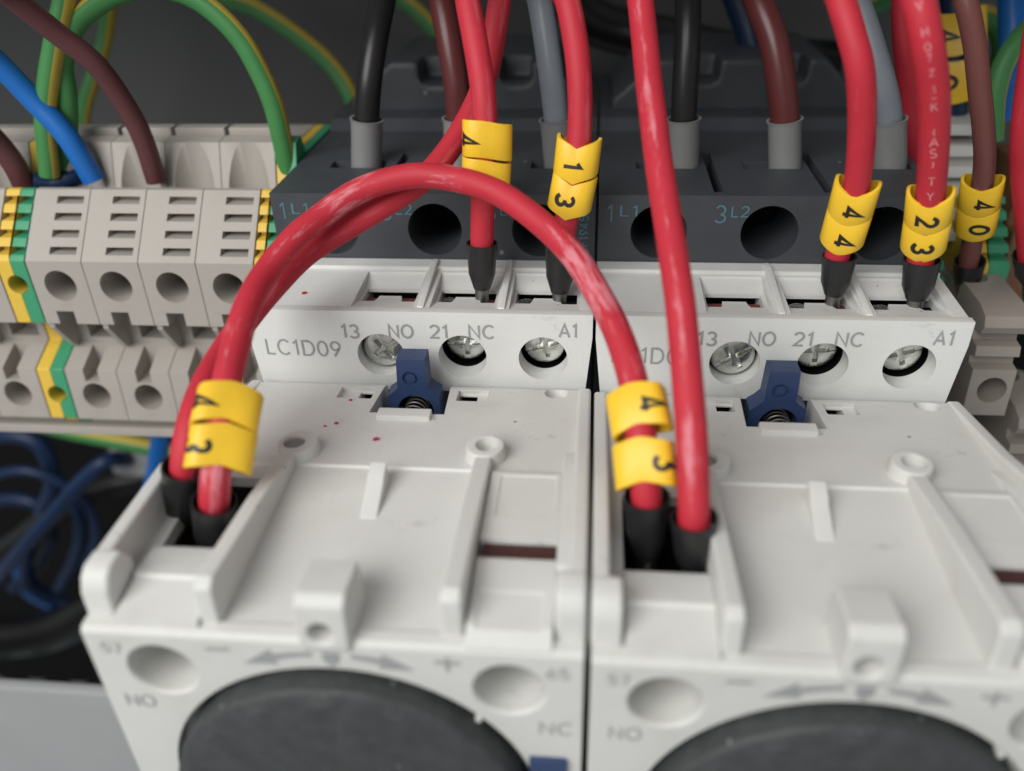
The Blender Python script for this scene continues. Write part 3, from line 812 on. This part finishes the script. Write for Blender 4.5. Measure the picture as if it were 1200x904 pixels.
# stencilled lettering down the red wire
t, p = ws['G']
mb = MB()
rows = [('V', (30.1, 0.0, 34.5), 0.9), ('H', (31.2, 0.0, 32.3), 0.9), ('0', (31.8, 0.0, 31.1), 0.9), ('7', (32.3, -0.0, 30.0), 0.8), ('Z', (32.8, 0.0, 28.6), 0.85), ('1', (33.6, 1.0, 27.1), 0.9), ('-', (33.9, 1.0, 26.1), 1.2), ('K', (34.2, 1.0, 25.0), 1.0), ('(', (35.1, 2.0, 22.6), 1.0), ('A', (35.5, 2.0, 21.3), 1.15), ('S', (36.2, 3.0, 19.8), 1.15), (')', (36.5, 3.0, 18.4), 1.0), ('T', (37.4, 4.0, 16.3), 1.1), ('Y', (37.6, 4.0, 14.8), 1.1)]
for ch, (cx, cy, cz), h in rows:
    vs, fs = text2d(ch, .13)
    # nearest path frame
    i = min(range(1, len(p) - 1), key=lambda k: (p[k] - Vector((cx, cy, cz))).length)
    ax = (p[i - 1] - p[i + 1]).normalized()
    fr = (Vector(CAMPOS) - p[i]); fr = (fr - ax * fr.dot(ax)).normalized()
    sd = ax.cross(fr) * -1
    if sd.x < 0: sd = -sd
    for f in fs:
        q = []
        for k in f:
            a = (vs[k][0] * h) / 1.6
            d = fr * math.cos(a) + sd * math.sin(a)
            q.append(p[i] + d * (1.63 + vs[k][2] * .002) + ax * (vs[k][1] * h))
        mb.add(q, [tuple(range(len(q)))])
flat('stencilled_lettering', mb, 'pale', t)

# ------------------------------------------------------------------ yellow marker sleeves
def sub_tris(vs, fs, maxlen):
    bm = bmesh.new()
    bv = [bm.verts.new((a, b, c * .002)) for a, b, c in vs]
    for f in fs:
        try: bm.faces.new([bv[k] for k in f])
        except ValueError: pass
    for _ in range(3):
        e = [e for e in bm.edges if e.calc_length() > maxlen]
        if not e: break
        bmesh.ops.subdivide_edges(bm, edges=e, cuts=1)
        bmesh.ops.triangulate(bm, faces=bm.faces)
    bm.verts.index_update()
    r = [(v.co.x, v.co.y, v.co.z) for v in bm.verts], [tuple(v.index for v in f.verts) for f in bm.faces]
    bm.free()
    return r

def marker(key, s, digit, label, ln=4.3, a=3.0, b=2.0, n=2.7, turn=0.0, dig=0.0, edge='v', eh=0.8, lean=0.0, shift=0.0, push=0.35, dh=2.5):
    """sleeve with its lower end s mm up the wire; turn spins the whole sleeve round the wire (rad), dig = angle of the digit on it"""
    w, p = ws[key]
    if key == 'ARCHR':
        pass
    c, ax = at_len(p, s + ln / 2)
    fr = Vector(CAMPOS) - c; fr = (fr - ax * fr.dot(ax)).normalized()
    sd = fr.cross(ax)
    if sd.x < 0: sd = -sd
    if lean:
        ax = (ax + sd * lean).normalized(); sd = (sd - ax * sd.dot(ax)).normalized(); fr = (fr - ax * fr.dot(ax)).normalized()
    f2 = fr * math.cos(turn) + sd * math.sin(turn)
    s2 = sd * math.cos(turn) - fr * math.sin(turn)
    c = c + sd * shift - f2 * push + fr * 0
    def surf(th, off=0.0):
        ct, st = math.cos(th), math.sin(th)
        rr = (abs(ct / b) ** n + abs(st / a) ** n) ** (-1 / n) + off
        return f2 * (rr * ct) + s2 * (rr * st)
    def edg(th):
        th = (th + math.pi) % (2 * math.pi) - math.pi
        if edge == 'v': return -eh * (1 - 2 * abs((th + math.pi / 2) % math.pi - math.pi / 2) / (math.pi / 2))
        if edge == 'u': return -eh * math.cos(2 * th)
        return eh * math.cos(th + 0.9) * 0.9
    seg = 56
    vs = []; fs = []
    for j, (z, off) in enumerate(((-.5, -.42), (-.5, -.06), (-.47, 0.0), (.47, 0.0), (.5, -.06), (.5, -.42))):
        for k in range(seg):
            th = 2 * math.pi * k / seg
            vs.append(c + surf(th, off) + ax * (z * (ln - 0.06) + edg(th)))
    for j in range(6):
        for k in range(seg):
            k2 = (k + 1) % seg; j2 = (j + 1) % 6
            fs.append((j * seg + k, j * seg + k2, j2 * seg + k2, j2 * seg + k))
    t = thing('cable_marker', tuple(c), label, 'cable marker', 'yellow cable markers')
    obj('sleeve', MB().add(vs, fs), 'yellow', t, ang=50)
    if digit:
        tv, tf = text2d(digit, 0.2)
        tv = [(v[0] * dh * .95, v[1] * dh, v[2]) for v in tv]
        tv, tf = sub_tris(tv, tf, 0.45)
        R = (a + b) / 2
        q = []
        for x, y, z in tv:
            th = dig + y / R
            q.append(c + surf(th, 0.05 + z) + ax * (-x + edg(dig) * .9))
        flat('digit', MB().add(q, tf), 'ink', t)
    return t

marker('W1', 17.0, '4', 'upper yellow marker printed 4 on the red wire of the left contactor terminal 21', turn=0.15, dig=-1.12, edge='w', eh=.45, shift=.35, ln=4.3)
marker('W1', 12.6, '4', 'lower yellow marker on the left terminal 21 wire, crossed by the arching red wire', turn=0.15, dig=-1.12, edge='w', eh=.45, shift=.35, ln=4.3)
marker('E', 15.0, '1', 'yellow marker printed 1 on the red wire of the left A1 terminal', turn=-.1, dig=-.12, edge='v', eh=.75, ln=4.3, a=2.75)
marker('E', 10.6, '3', 'yellow marker printed 3, below marker 1 on the left A1 wire', turn=-.1, dig=-.2, edge='v', eh=.75, ln=4.3, a=2.75)
marker('F', 10.8, '4', 'upper of two yellow markers printed 4 on the right terminal 21 wire', dig=.15, edge='u', eh=.6, ln=4.0, a=2.6)
marker('F', 6.8, '4', 'lower of two yellow markers printed 4, just above a black ferrule', dig=.15, edge='u', eh=.6, ln=4.0, a=2.6)
marker('G', 10.6, '2', 'yellow marker printed 2 on the lettered red wire', dig=.0, edge='u', eh=.6, ln=4.0, a=2.6)
marker('G', 6.6, '3', 'yellow marker printed 3, below marker 2 on the lettered red wire', dig=.0, edge='u', eh=.6, ln=4.0, a=2.6)
marker('ARCH', 14.5, '4', 'yellow marker printed 4 at the left timer end of the red jumper', turn=.1, dig=-1.05, edge='u', eh=-.32, ln=4.15, a=3.2, b=1.85, n=3.4, shift=.5, lean=.06)
marker('ARCH', 10.45, '3', 'yellow marker printed 3, below marker 4 at the left timer', turn=.1, dig=-1.05, edge='u', eh=-.32, ln=4.15, a=3.2, b=1.85, n=3.4, shift=.35, lean=.06)
# the other end of the jumper is read from its start
ws['ARCHR'] = (ws['ARCH'][0], list(reversed(ws['ARCH'][1])))
marker('ARCHR', 14.4, '4', 'yellow marker printed 4 at the right timer end of the red jumper', turn=-.25, dig=.8, edge='u', eh=-.3, ln=4.4, a=2.95, b=1.85, n=3.2, lean=-.05)
marker('ARCHR', 9.2, '3', 'yellow marker printed 3, the lowest marker, above the right timer ferrules', turn=-.2, dig=1.1, edge='u', eh=-.35, ln=4.3, a=2.95, b=1.85, n=3.2)

# ------------------------------------------------------------------ terminal blocks, left row
TP = [(21.7, 8.1), (14.1, -0.1), (14.0, -10.3), (19.4, -10.5), (19.4, -16.1), (14.1, -18.6), (13.5, -27.5), (16.5, -28.6), (16.5, -30), (50, -30), (50, 10), (34, 10), (33, 12.9), (30.2, 12.6), (27.5, 5.5), (22.9, 5.5), (22.6, 8.1)]
def grey_terminal(x0, w, label, group='grey terminal blocks of the left row', mat='term'):
    t = thing('terminal_block', (x0 + w / 2, 50, -30), label, 'terminal block', group)
    cuts = []
    n = (math.sqrt(.5), -math.sqrt(.5))
    for k in range(4):
        f = (k + .62) / 4.25
        cy, cz = 21.7 + (14.1 - 21.7) * f, 8.1 + (-0.1 - 8.1) * f
        q = [(cy + dy, cz + dz) for dy, dz in ((-1.2, .45), (.25, 1.75), (3.0, 0.6), (3.0, -.9), (.6, -.9))]
        q = [(cy - 1.1, cz - .45), (cy - .35, cz + .42), (cy + 2.8, cz + .42), (cy + 2.8, cz - .45)]
        cuts.append(MB().prism(q, 'x', x0 + w * .42, x0 + w * .90))
    cuts.append(MB().lathe([(2.45, -1), (2.35, 9)], (x0 + w * .5, 14, -4.0), (0, 1, 0), 28))
    cuts.append(MB().lathe([(2.3, -1), (2.2, 9)], (x0 + w * .5, 14, -23.2), (0, 1, 0), 28))
    cuts.append(MB().box(x0 + w * .26, x0 + w * .58, 12, 18.5, -13, -8.2))
    cuts.append(MB().box(x0 + w * .36, x0 + w * .64, 12, 18.6, -20.6, -15))
    cuts.append(MB().box(x0 + w * .30, x0 + w * .85, 19, 23, -15.5, -11.2))
    cuts.append(MB().lathe([(1.5, -14), (3.4, -3), (3.9, 6)], (x0 + w * .5, 26.6, 8.5), (0, 0, 1), 24))
    o = obj('body', MB().prism(TP, 'x', x0 + .06, x0 + w - .06), mat, t, cut=cuts, bevel=0.22)
    obj('partition', MB().prism([(14.4, -9.5), (14.4, -11.2), (17.5, -16.0), (19.6, -16.0), (19.6, -9.5)], 'x', x0 + .08, x0 + .9), mat, t)
    obj('marker_rail', MB().box(x0 + .3, x0 + w - .3, 33.5, 36, 10, 13.9), mat, t, bevel=0.3)
    obj('clamp_screw', MB().lathe([(1.9, 0), (1.9, -1)], (x0 + w * .5, 21.5, -4.0), (0, 1, 0), 20), 'black', t)
    return t

def earth_terminal(x0, w, label, dx=0, dy=0, dz=0):
    t = thing('earth_terminal_block', (x0 + w / 2, 50 + dy, -30 + dz), label, 'terminal block', 'green and yellow earth terminal blocks')
    P_ = [(a + dy, b + dz) for a, b in (TP if dy == 0 else TP[:10] + [(50, 3), (30, 5)] + TP[-1:])]
    n = 0
    for m, a, b in (('earth_y', x0 + .05, x0 + w * .5), ('earth_g', x0 + w * .5, x0 + w - .05)):
        cuts = []
        for k in range(4):
            f = (k + .62) / 4.25
            cy, cz = 21.7 + dy + (14.1 - 21.7) * f, 8.1 + dz + (-0.1 - 8.1) * f
            cuts.append(MB().prism([(cy - 1.1, cz - .5), (cy - .35, cz + .35), (cy + 1.6, cz + .35), (cy + 1.6, cz - .5)], 'x', a + .0 if n == 0 else a - 1, b + 1 if n else b - .15))
        for hz in (-4.0, -23.2):
            cuts.append(MB().lathe([(1.5, -1), (1.45, 7)], (x0 + w * .5, 14 + dy, hz + dz), (0, 1, 0), 22))
        obj('yellow_half' if n == 0 else 'green_half', MB().prism(P_, 'x', a, b), m, t, cut=cuts, bevel=0.18)
        n += 1
    return t

PIT = 8.62
X0 = -83.0
names4 = ['grey terminal block right of the earth block, brown wire end above it', 'second grey terminal block from the left earth block', 'third grey terminal block from the left earth block', 'grey terminal block partly behind the red wires, beside the contactor']
for k in range(4):
    grey_terminal(X0 + k * PIT, PIT, names4[k])
earth_terminal(X0 - 4.7, 4.6, 'green and yellow earth terminal block near the left frame edge')
grey_terminal(X0 - 4.75 - PIT, PIT, 'grey terminal block cut off by the left frame edge')
grey_terminal(X0 - 4.75 - 2 * PIT, PIT, 'lower half of a grey terminal block at the far left edge')
earth_terminal(X0 + 4 * PIT + .05, 3.3, 'earth terminal block wedged between grey terminals and left contactor')
tag(obj('end_strip', MB().box(X0 - 30, X0 + 4 * PIT - .2, 15, 19.8, -31.9, -30.15), 'term', bevel=.3), 'thin pale strip along the bottom of the left terminal row', 'mounting strip')

# ------------------------------------------------------------------ wires at the left row
left_w = [
 ('brown_wire', 'w_brown3', 1.5, [(-112, 40, 64), (-75.7, 14, 38.6), (-74.6, 18, 34.3), (-72.2, 21, 29.8), (-69.2, 23, 25.5), (-67.7, 25, 19.9), (-66.8, 26, 14.7), (-66.6, 26.5, 7.8)], 'brown wire curving down into the grey terminals at upper left', None),
 ('brown_wire', 'w_brown3', 1.7, [(-128, 45, 62), (-91.4, 22, 21.8), (-90.1, 24, 17.1), (-89.1, 25.5, 13.4), (-88.2, 26, 10.3), (-88, 26.5, 6.4)], 'short brown wire end at the left frame edge', None),
 ('blue_wire', 'w_blue', 1.65, [(-132, 48, 62), (-88.1, 24, 30.4), (-85.2, 26, 24.8), (-82.4, 27, 19.5), (-79.2, 27, 14.7), (-76.8, 27, 7.6)], 'bright blue wire running down to the grey terminals from the left edge', None),
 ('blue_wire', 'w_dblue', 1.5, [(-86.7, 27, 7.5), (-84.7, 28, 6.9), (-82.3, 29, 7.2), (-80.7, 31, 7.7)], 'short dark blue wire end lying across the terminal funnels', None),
 ('earth_wire', 'w_gy', 1.5, [(-84, 44, 64), (-72.4, 30, 39), (-74.6, 29, 32.8), (-77, 28.5, 28.3), (-80.1, 28, 21.9), (-81.9, 27.5, 17.1), (-83.8, 27, 8.4)], 'green and yellow wire hanging straight, left of the looped one', None),
 ('earth_wire', 'w_gy', 1.5, [(-83.8, 30, 7.4), (-80.5, 30, 15), (-79.1, 30, 19.8), (-78.2, 30, 24.5), (-74.9, 30, 29.2), (-71, 30, 31.8), (-66.6, 30, 33.6), (-61.5, 30, 34.2), (-56.9, 30, 33), (-53.4, 30, 30.5), (-50.6, 30, 27), (-49, 30, 23.3), (-47.7, 30, 18.7), (-47.2, 30, 12.8), (-47.1, 30, 7.7)], 'green and yellow wire looped high over the grey terminals', None),
 ('earth_wire', 'w_gy', 1.6, [(-74.7, 75, 30.4), (-70.1, 74, 27.1), (-63.9, 72, 25.4), (-55.4, 70, 20.4), (-49.3, 68, 15.4), (-46, 66, 10.3), (-45.7, 66, 3.5)], 'dim green and yellow wire behind the left contactor', None),
 ('earth_wire', 'w_gy', 1.5, [(-94.7, 80, 30.9), (-96.9, 80, 24.8), (-99.8, 80, 18.5), (-103.4, 78, 11.5), (-107.1, 78, 5.5), (-110.5, 78, -3.5)], 'dim green and yellow wire deep behind the looped wire', None),
 ('earth_wire', 'w_gy', 1.6, [(-43.6, 85, 31), (-39.7, 84, 25.8), (-35.6, 83, 22.8), (-30.7, 82, 17.4), (-28.3, 80, 11.4)], 'dim green wire behind the brown wire', None),
]
for nm, mt, r, pts, lab, g in left_w:
    wire(nm, pts, r, mt, lab, group='wires at the left terminal row')
# wires in the dark gap below the row
low_w = [
 ('earth_wire', 'w_gy', 2.0, [(-134.5, 60, -60.9), (-121.2, 58, -62.7), (-109.9, 56, -63.3), (-97.6, 55, -65.2), (-90.1, 55, -67.8)], 'green and yellow wire under the left terminal row'),
 ('blue_wire', 'w_blue', 2.0, [(-87.3, 46, -45.4), (-90.1, 46, -52), (-92.6, 46, -58.8), (-97.3, 48, -68.8), (-105.4, 52, -84.1)], 'bright blue wire dropping behind the left timer corner'),
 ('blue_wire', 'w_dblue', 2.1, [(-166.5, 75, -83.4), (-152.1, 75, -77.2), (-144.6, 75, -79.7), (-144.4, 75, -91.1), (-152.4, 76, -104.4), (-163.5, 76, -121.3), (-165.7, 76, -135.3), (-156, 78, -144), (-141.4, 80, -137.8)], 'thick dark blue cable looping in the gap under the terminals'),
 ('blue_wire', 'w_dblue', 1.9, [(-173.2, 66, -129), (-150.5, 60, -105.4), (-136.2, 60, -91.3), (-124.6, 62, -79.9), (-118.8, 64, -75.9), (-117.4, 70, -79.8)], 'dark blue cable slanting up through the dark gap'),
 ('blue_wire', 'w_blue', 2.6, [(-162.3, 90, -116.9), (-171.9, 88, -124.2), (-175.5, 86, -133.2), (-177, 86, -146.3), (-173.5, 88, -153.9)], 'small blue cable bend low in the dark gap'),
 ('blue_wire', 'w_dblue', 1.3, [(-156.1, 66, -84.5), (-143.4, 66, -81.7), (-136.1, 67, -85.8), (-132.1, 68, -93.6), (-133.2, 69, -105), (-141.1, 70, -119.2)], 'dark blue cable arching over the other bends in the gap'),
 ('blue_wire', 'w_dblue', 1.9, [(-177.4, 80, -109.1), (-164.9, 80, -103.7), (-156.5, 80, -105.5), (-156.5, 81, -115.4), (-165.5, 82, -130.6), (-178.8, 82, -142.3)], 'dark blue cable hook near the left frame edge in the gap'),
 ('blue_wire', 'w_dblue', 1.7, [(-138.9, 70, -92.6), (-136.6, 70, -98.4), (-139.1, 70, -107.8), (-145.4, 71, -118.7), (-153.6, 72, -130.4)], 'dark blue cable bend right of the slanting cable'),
 ('black_wire', 'w_black', 3.6, [(-180.2, 75, -124.7), (-163.4, 75, -115.3), (-150.4, 76, -105.9), (-136.3, 78, -97.6), (-120.2, 80, -93.9)], 'black cable across the dark gap at lower left'),
 ('black_wire', 'w_black', 6.0, [(-184.8, 70, -152.5), (-162.6, 72, -149.2), (-140.2, 74, -135.1), (-120.4, 80, -119.1)], 'thick black cable deep in the gap above the duct'),
]
for nm, mt, r, pts, lab in low_w:
    wire(nm, pts, r, mt, lab, group='cables in the gap below the left row')
tag(obj('cable_connector', MB().box(*(-123.0, -111.0, 70.0, 78.0, -85.9, -77.9)), 'duct', bevel=1.0), 'small pale connector in the dark gap, left of the timer', 'connector')

# ------------------------------------------------------------------ behind and right of the contactors
back_w = [
 ('black_wire', 'w_black', 4.5, [(-7.7, 95, 24.7), (-2.1, 95, 19.3), (4.1, 95, 17.1), (14.2, 93, 15.4), (21.1, 92, 13.8), (34.2, 92, 11.7), (47.9, 92, 10.8)], 'thick black cable crossing behind the right contactor'),
 ('blue_wire', 'w_dblue', 2.6, [(21.2, 72, 31.2), (23.8, 70, 26), (26.2, 68, 20.7), (27.6, 66, 16.1), (28.6, 66, 11)], 'dark blue wire behind the brown wire of the right contactor'),
 ('earth_wire', 'w_gy', 1.9, [(60.5, 70, 5.4), (59.6, 70, 14.4), (60.5, 70, 19.3), (63.6, 70, 22.7), (67.3, 70, 22), (69.9, 70, 17.8), (69.9, 70, 12.1), (68.7, 70, 8.4)], 'green and yellow wire loop behind the brown wire marked 40'),
 ('earth_wire', 'w_gy', 1.5, [(66.6, 48, 27.1), (61.9, 46, 24), (59.9, 45, 20.4), (59.3, 44, 16.2), (60.3, 43, 9.2)], 'green and yellow wire curving in from the right edge'),
 ('blue_wire', 'w_dblue', 2.2, [(54.9, 60, 30.6), (56.2, 58, 24.6), (56.7, 56, 19.8), (57, 55, 16.1), (58.1, 54, 8.2)], 'dark blue wire left of the brown wire marked 40'),
 ('blue_wire', 'w_blue', 2.2, [(64.7, 62, 31.4), (65.1, 60, 26.7), (65.8, 58, 22), (66.3, 56, 15.8), (67, 55, 9.3)], 'blue wire near the top right corner'),
 ('earth_wire', 'w_gy', 2.4, [(46.9, 90, 18.4), (50.4, 90, 21.4), (54.7, 90, 23.6), (59, 90, 25.8)], 'dim green wire behind the pale grey wire at the top'),
]
for nm, mt, r, pts, lab in back_w:
    tt, pp = wire(nm, pts, r, mt, lab, group='wires behind the right contactor')
    ws[lab] = (tt, pp)

t, p = wire('brown_wire', [(52, 50, 75)] + [(42, 24, 35.6), (43.3, 22, 32.1), (45.2, 21, 27.4), (46.8, 20.5, 22.5), (48.7, 20.5, 17.2), (50.2, 21, 12.7), (51.7, 22.5, 5.7), (52.9, 24, -0.5), (53.8, 25, -5.1), (54.4, 25.5, -7.1)], 1.35, 'w_brown2', 'pale brown wire with a yellow 4 0 marker right of the contactors')
sleeve_black(t, at_len(p, 0.3)[0], at_len(p, 3)[1], 1.9, 4.2)
ws['I'] = (t, p)
marker('I', 13.6, '4', 'upper yellow marker on the brown wire at the right, printed 4', dig=.25, edge='u', eh=.45, ln=4.1, a=2.65)
marker('I', 9.5, '0', 'lower yellow marker on the brown wire at the right, printed 0', dig=.25, edge='u', eh=.45, ln=4.1, a=2.65)
ws['K'] = ws['dark blue wire left of the brown wire marked 40']
marker('K', 11.0, '4', 'upper shaded yellow marker behind the lettered red wire', dig=-.3, edge='u', eh=.5, ln=6.5, a=4.4, b=3.2, dh=3.6, push=0)
marker('K', 4.5, '0', 'lower shaded yellow marker behind the lettered red wire', dig=-.3, edge='u', eh=.5, ln=6.5, a=4.4, b=3.2, dh=3.6, push=0)
ws['B'] = ws['blue wire near the top right corner']
marker('B', 20.5, '0', 'shaded yellow marker on the blue wire in the top right corner', dig=.3, edge='u', eh=.5, ln=6.0, a=4.2, b=3.0, dh=3.2, push=0)

def nosed_terminal(x0, w, dy, dz, label):
    """terminal seen from its left side: rounded nose, two grooves, screw hole"""
    t = thing('terminal_block', (x0 + w / 2, 50 + dy, -40 + dz), label, 'terminal block', 'grey terminal blocks at the right')
    pr = [(26, -5.5), (17.0, -5.8), (14.6, -6.6), (14.0, -8.0), (14.6, -9.2), (16.6, -9.6), (16.4, -11.0), (14.6, -11.2), (14.2, -12.6), (15.6, -13.2), (15.4, -14.2), (13.6, -14.4), (13.0, -21.6), (15, -22.4), (24, -22.4), (24, -40), (60, -40), (60, -9), (34, -9)]
    pr = [(a + dy, b + dz) for a, b in pr]
    obj('body', MB().prism(pr, 'x', x0, x0 + w), 'term2', t, cut=[MB().lathe([(2.0, -2), (1.9, 8)], (x0 + w * .55, 13.4 + dy, -17.6 + dz), (0, 1, 0), 26),
        MB().lathe([(1.2, -8), (2.1, 0), (2.1, 4)], (x0 + w * .3, 25.4 + dy, -7.5 + dz), (0, 0, 1), 20)], bevel=0.4, segs=3)
    return t
nosed_terminal(53.0, 5.9, 0, 0, 'grey terminal block with rounded nose beside the right contactor')
nosed_terminal(62.0, 5.9, 0, -16.5, 'grey terminal block at the right frame edge, lower than its neighbour')
earth_terminal(56.0, 6.2, 'green and yellow earth terminal block behind the brown wire at right', dy=16, dz=-6)
earth_terminal(48.0, 4.6, 'earth terminal block half hidden behind the A1 ferrule at right', dy=14, dz=-8)
# white stepped marker carrier and a brown terminal further back
t = thing('marker_carrier', (57, 60, -6), 'white stepped marker carrier behind the brown wire at right', 'marker carrier')
for k in range(6):
    obj('step', MB().box(53.2, 60.5, 37 + k * 2.0, 49 + k * 2.0, -5.0 + k * 2.75, -3.2 + k * 2.75), 'white', t, bevel=.3)
obj('spine', MB().box(54.2, 59.5, 46, 61, -6, 8), 'term', t)
tag(obj('brown_terminal', MB().box(68, 76, 44, 60, -20, 4), 'orange', bevel=.6, cut=[MB().box(67, 77, 42, 47, -6, -3)]), 'brown terminal block behind the red wire at the right edge', 'terminal block')

# ------------------------------------------------------------------ red shavings lying on the white plastic
random.seed(4)
labs = ['speck of red insulation right of the left boss on the left timer', 'speck of red insulation near the rim of the left boss', 'largest red shaving on the left timer, below its latch', 'red shaving on the left timer, left of the largest one', 'tiny red shaving left of the latch on the left timer', 'faint red shaving on the left contactor beside the first bay']
for (x, y, z, s), lab in zip(((-31.3, -13.6, -8.3, .22), (-31.6, -17.6, -7.95, .2), (-24.6, -16.2, -8.05, .42), (-30.2, -12.9, -8.35, .3), (-30.0, -7.0, -8.9, .26), (-38.3, 5.2, -0.2, .5)), labs):
    pts = [(x + s * math.cos(a) * random.uniform(.5, 1.1), y + s * math.sin(a) * random.uniform(.4, 1.0)) for a in [k * math.pi / 3 for k in range(6)]]
    tag(obj('plastic_shaving', MB().prism(pts, 'z', z, z + .14), 'w_red'), lab, 'shaving', 'red shavings')

for o in C.objects:
    if '_org' in o: del o['_org']
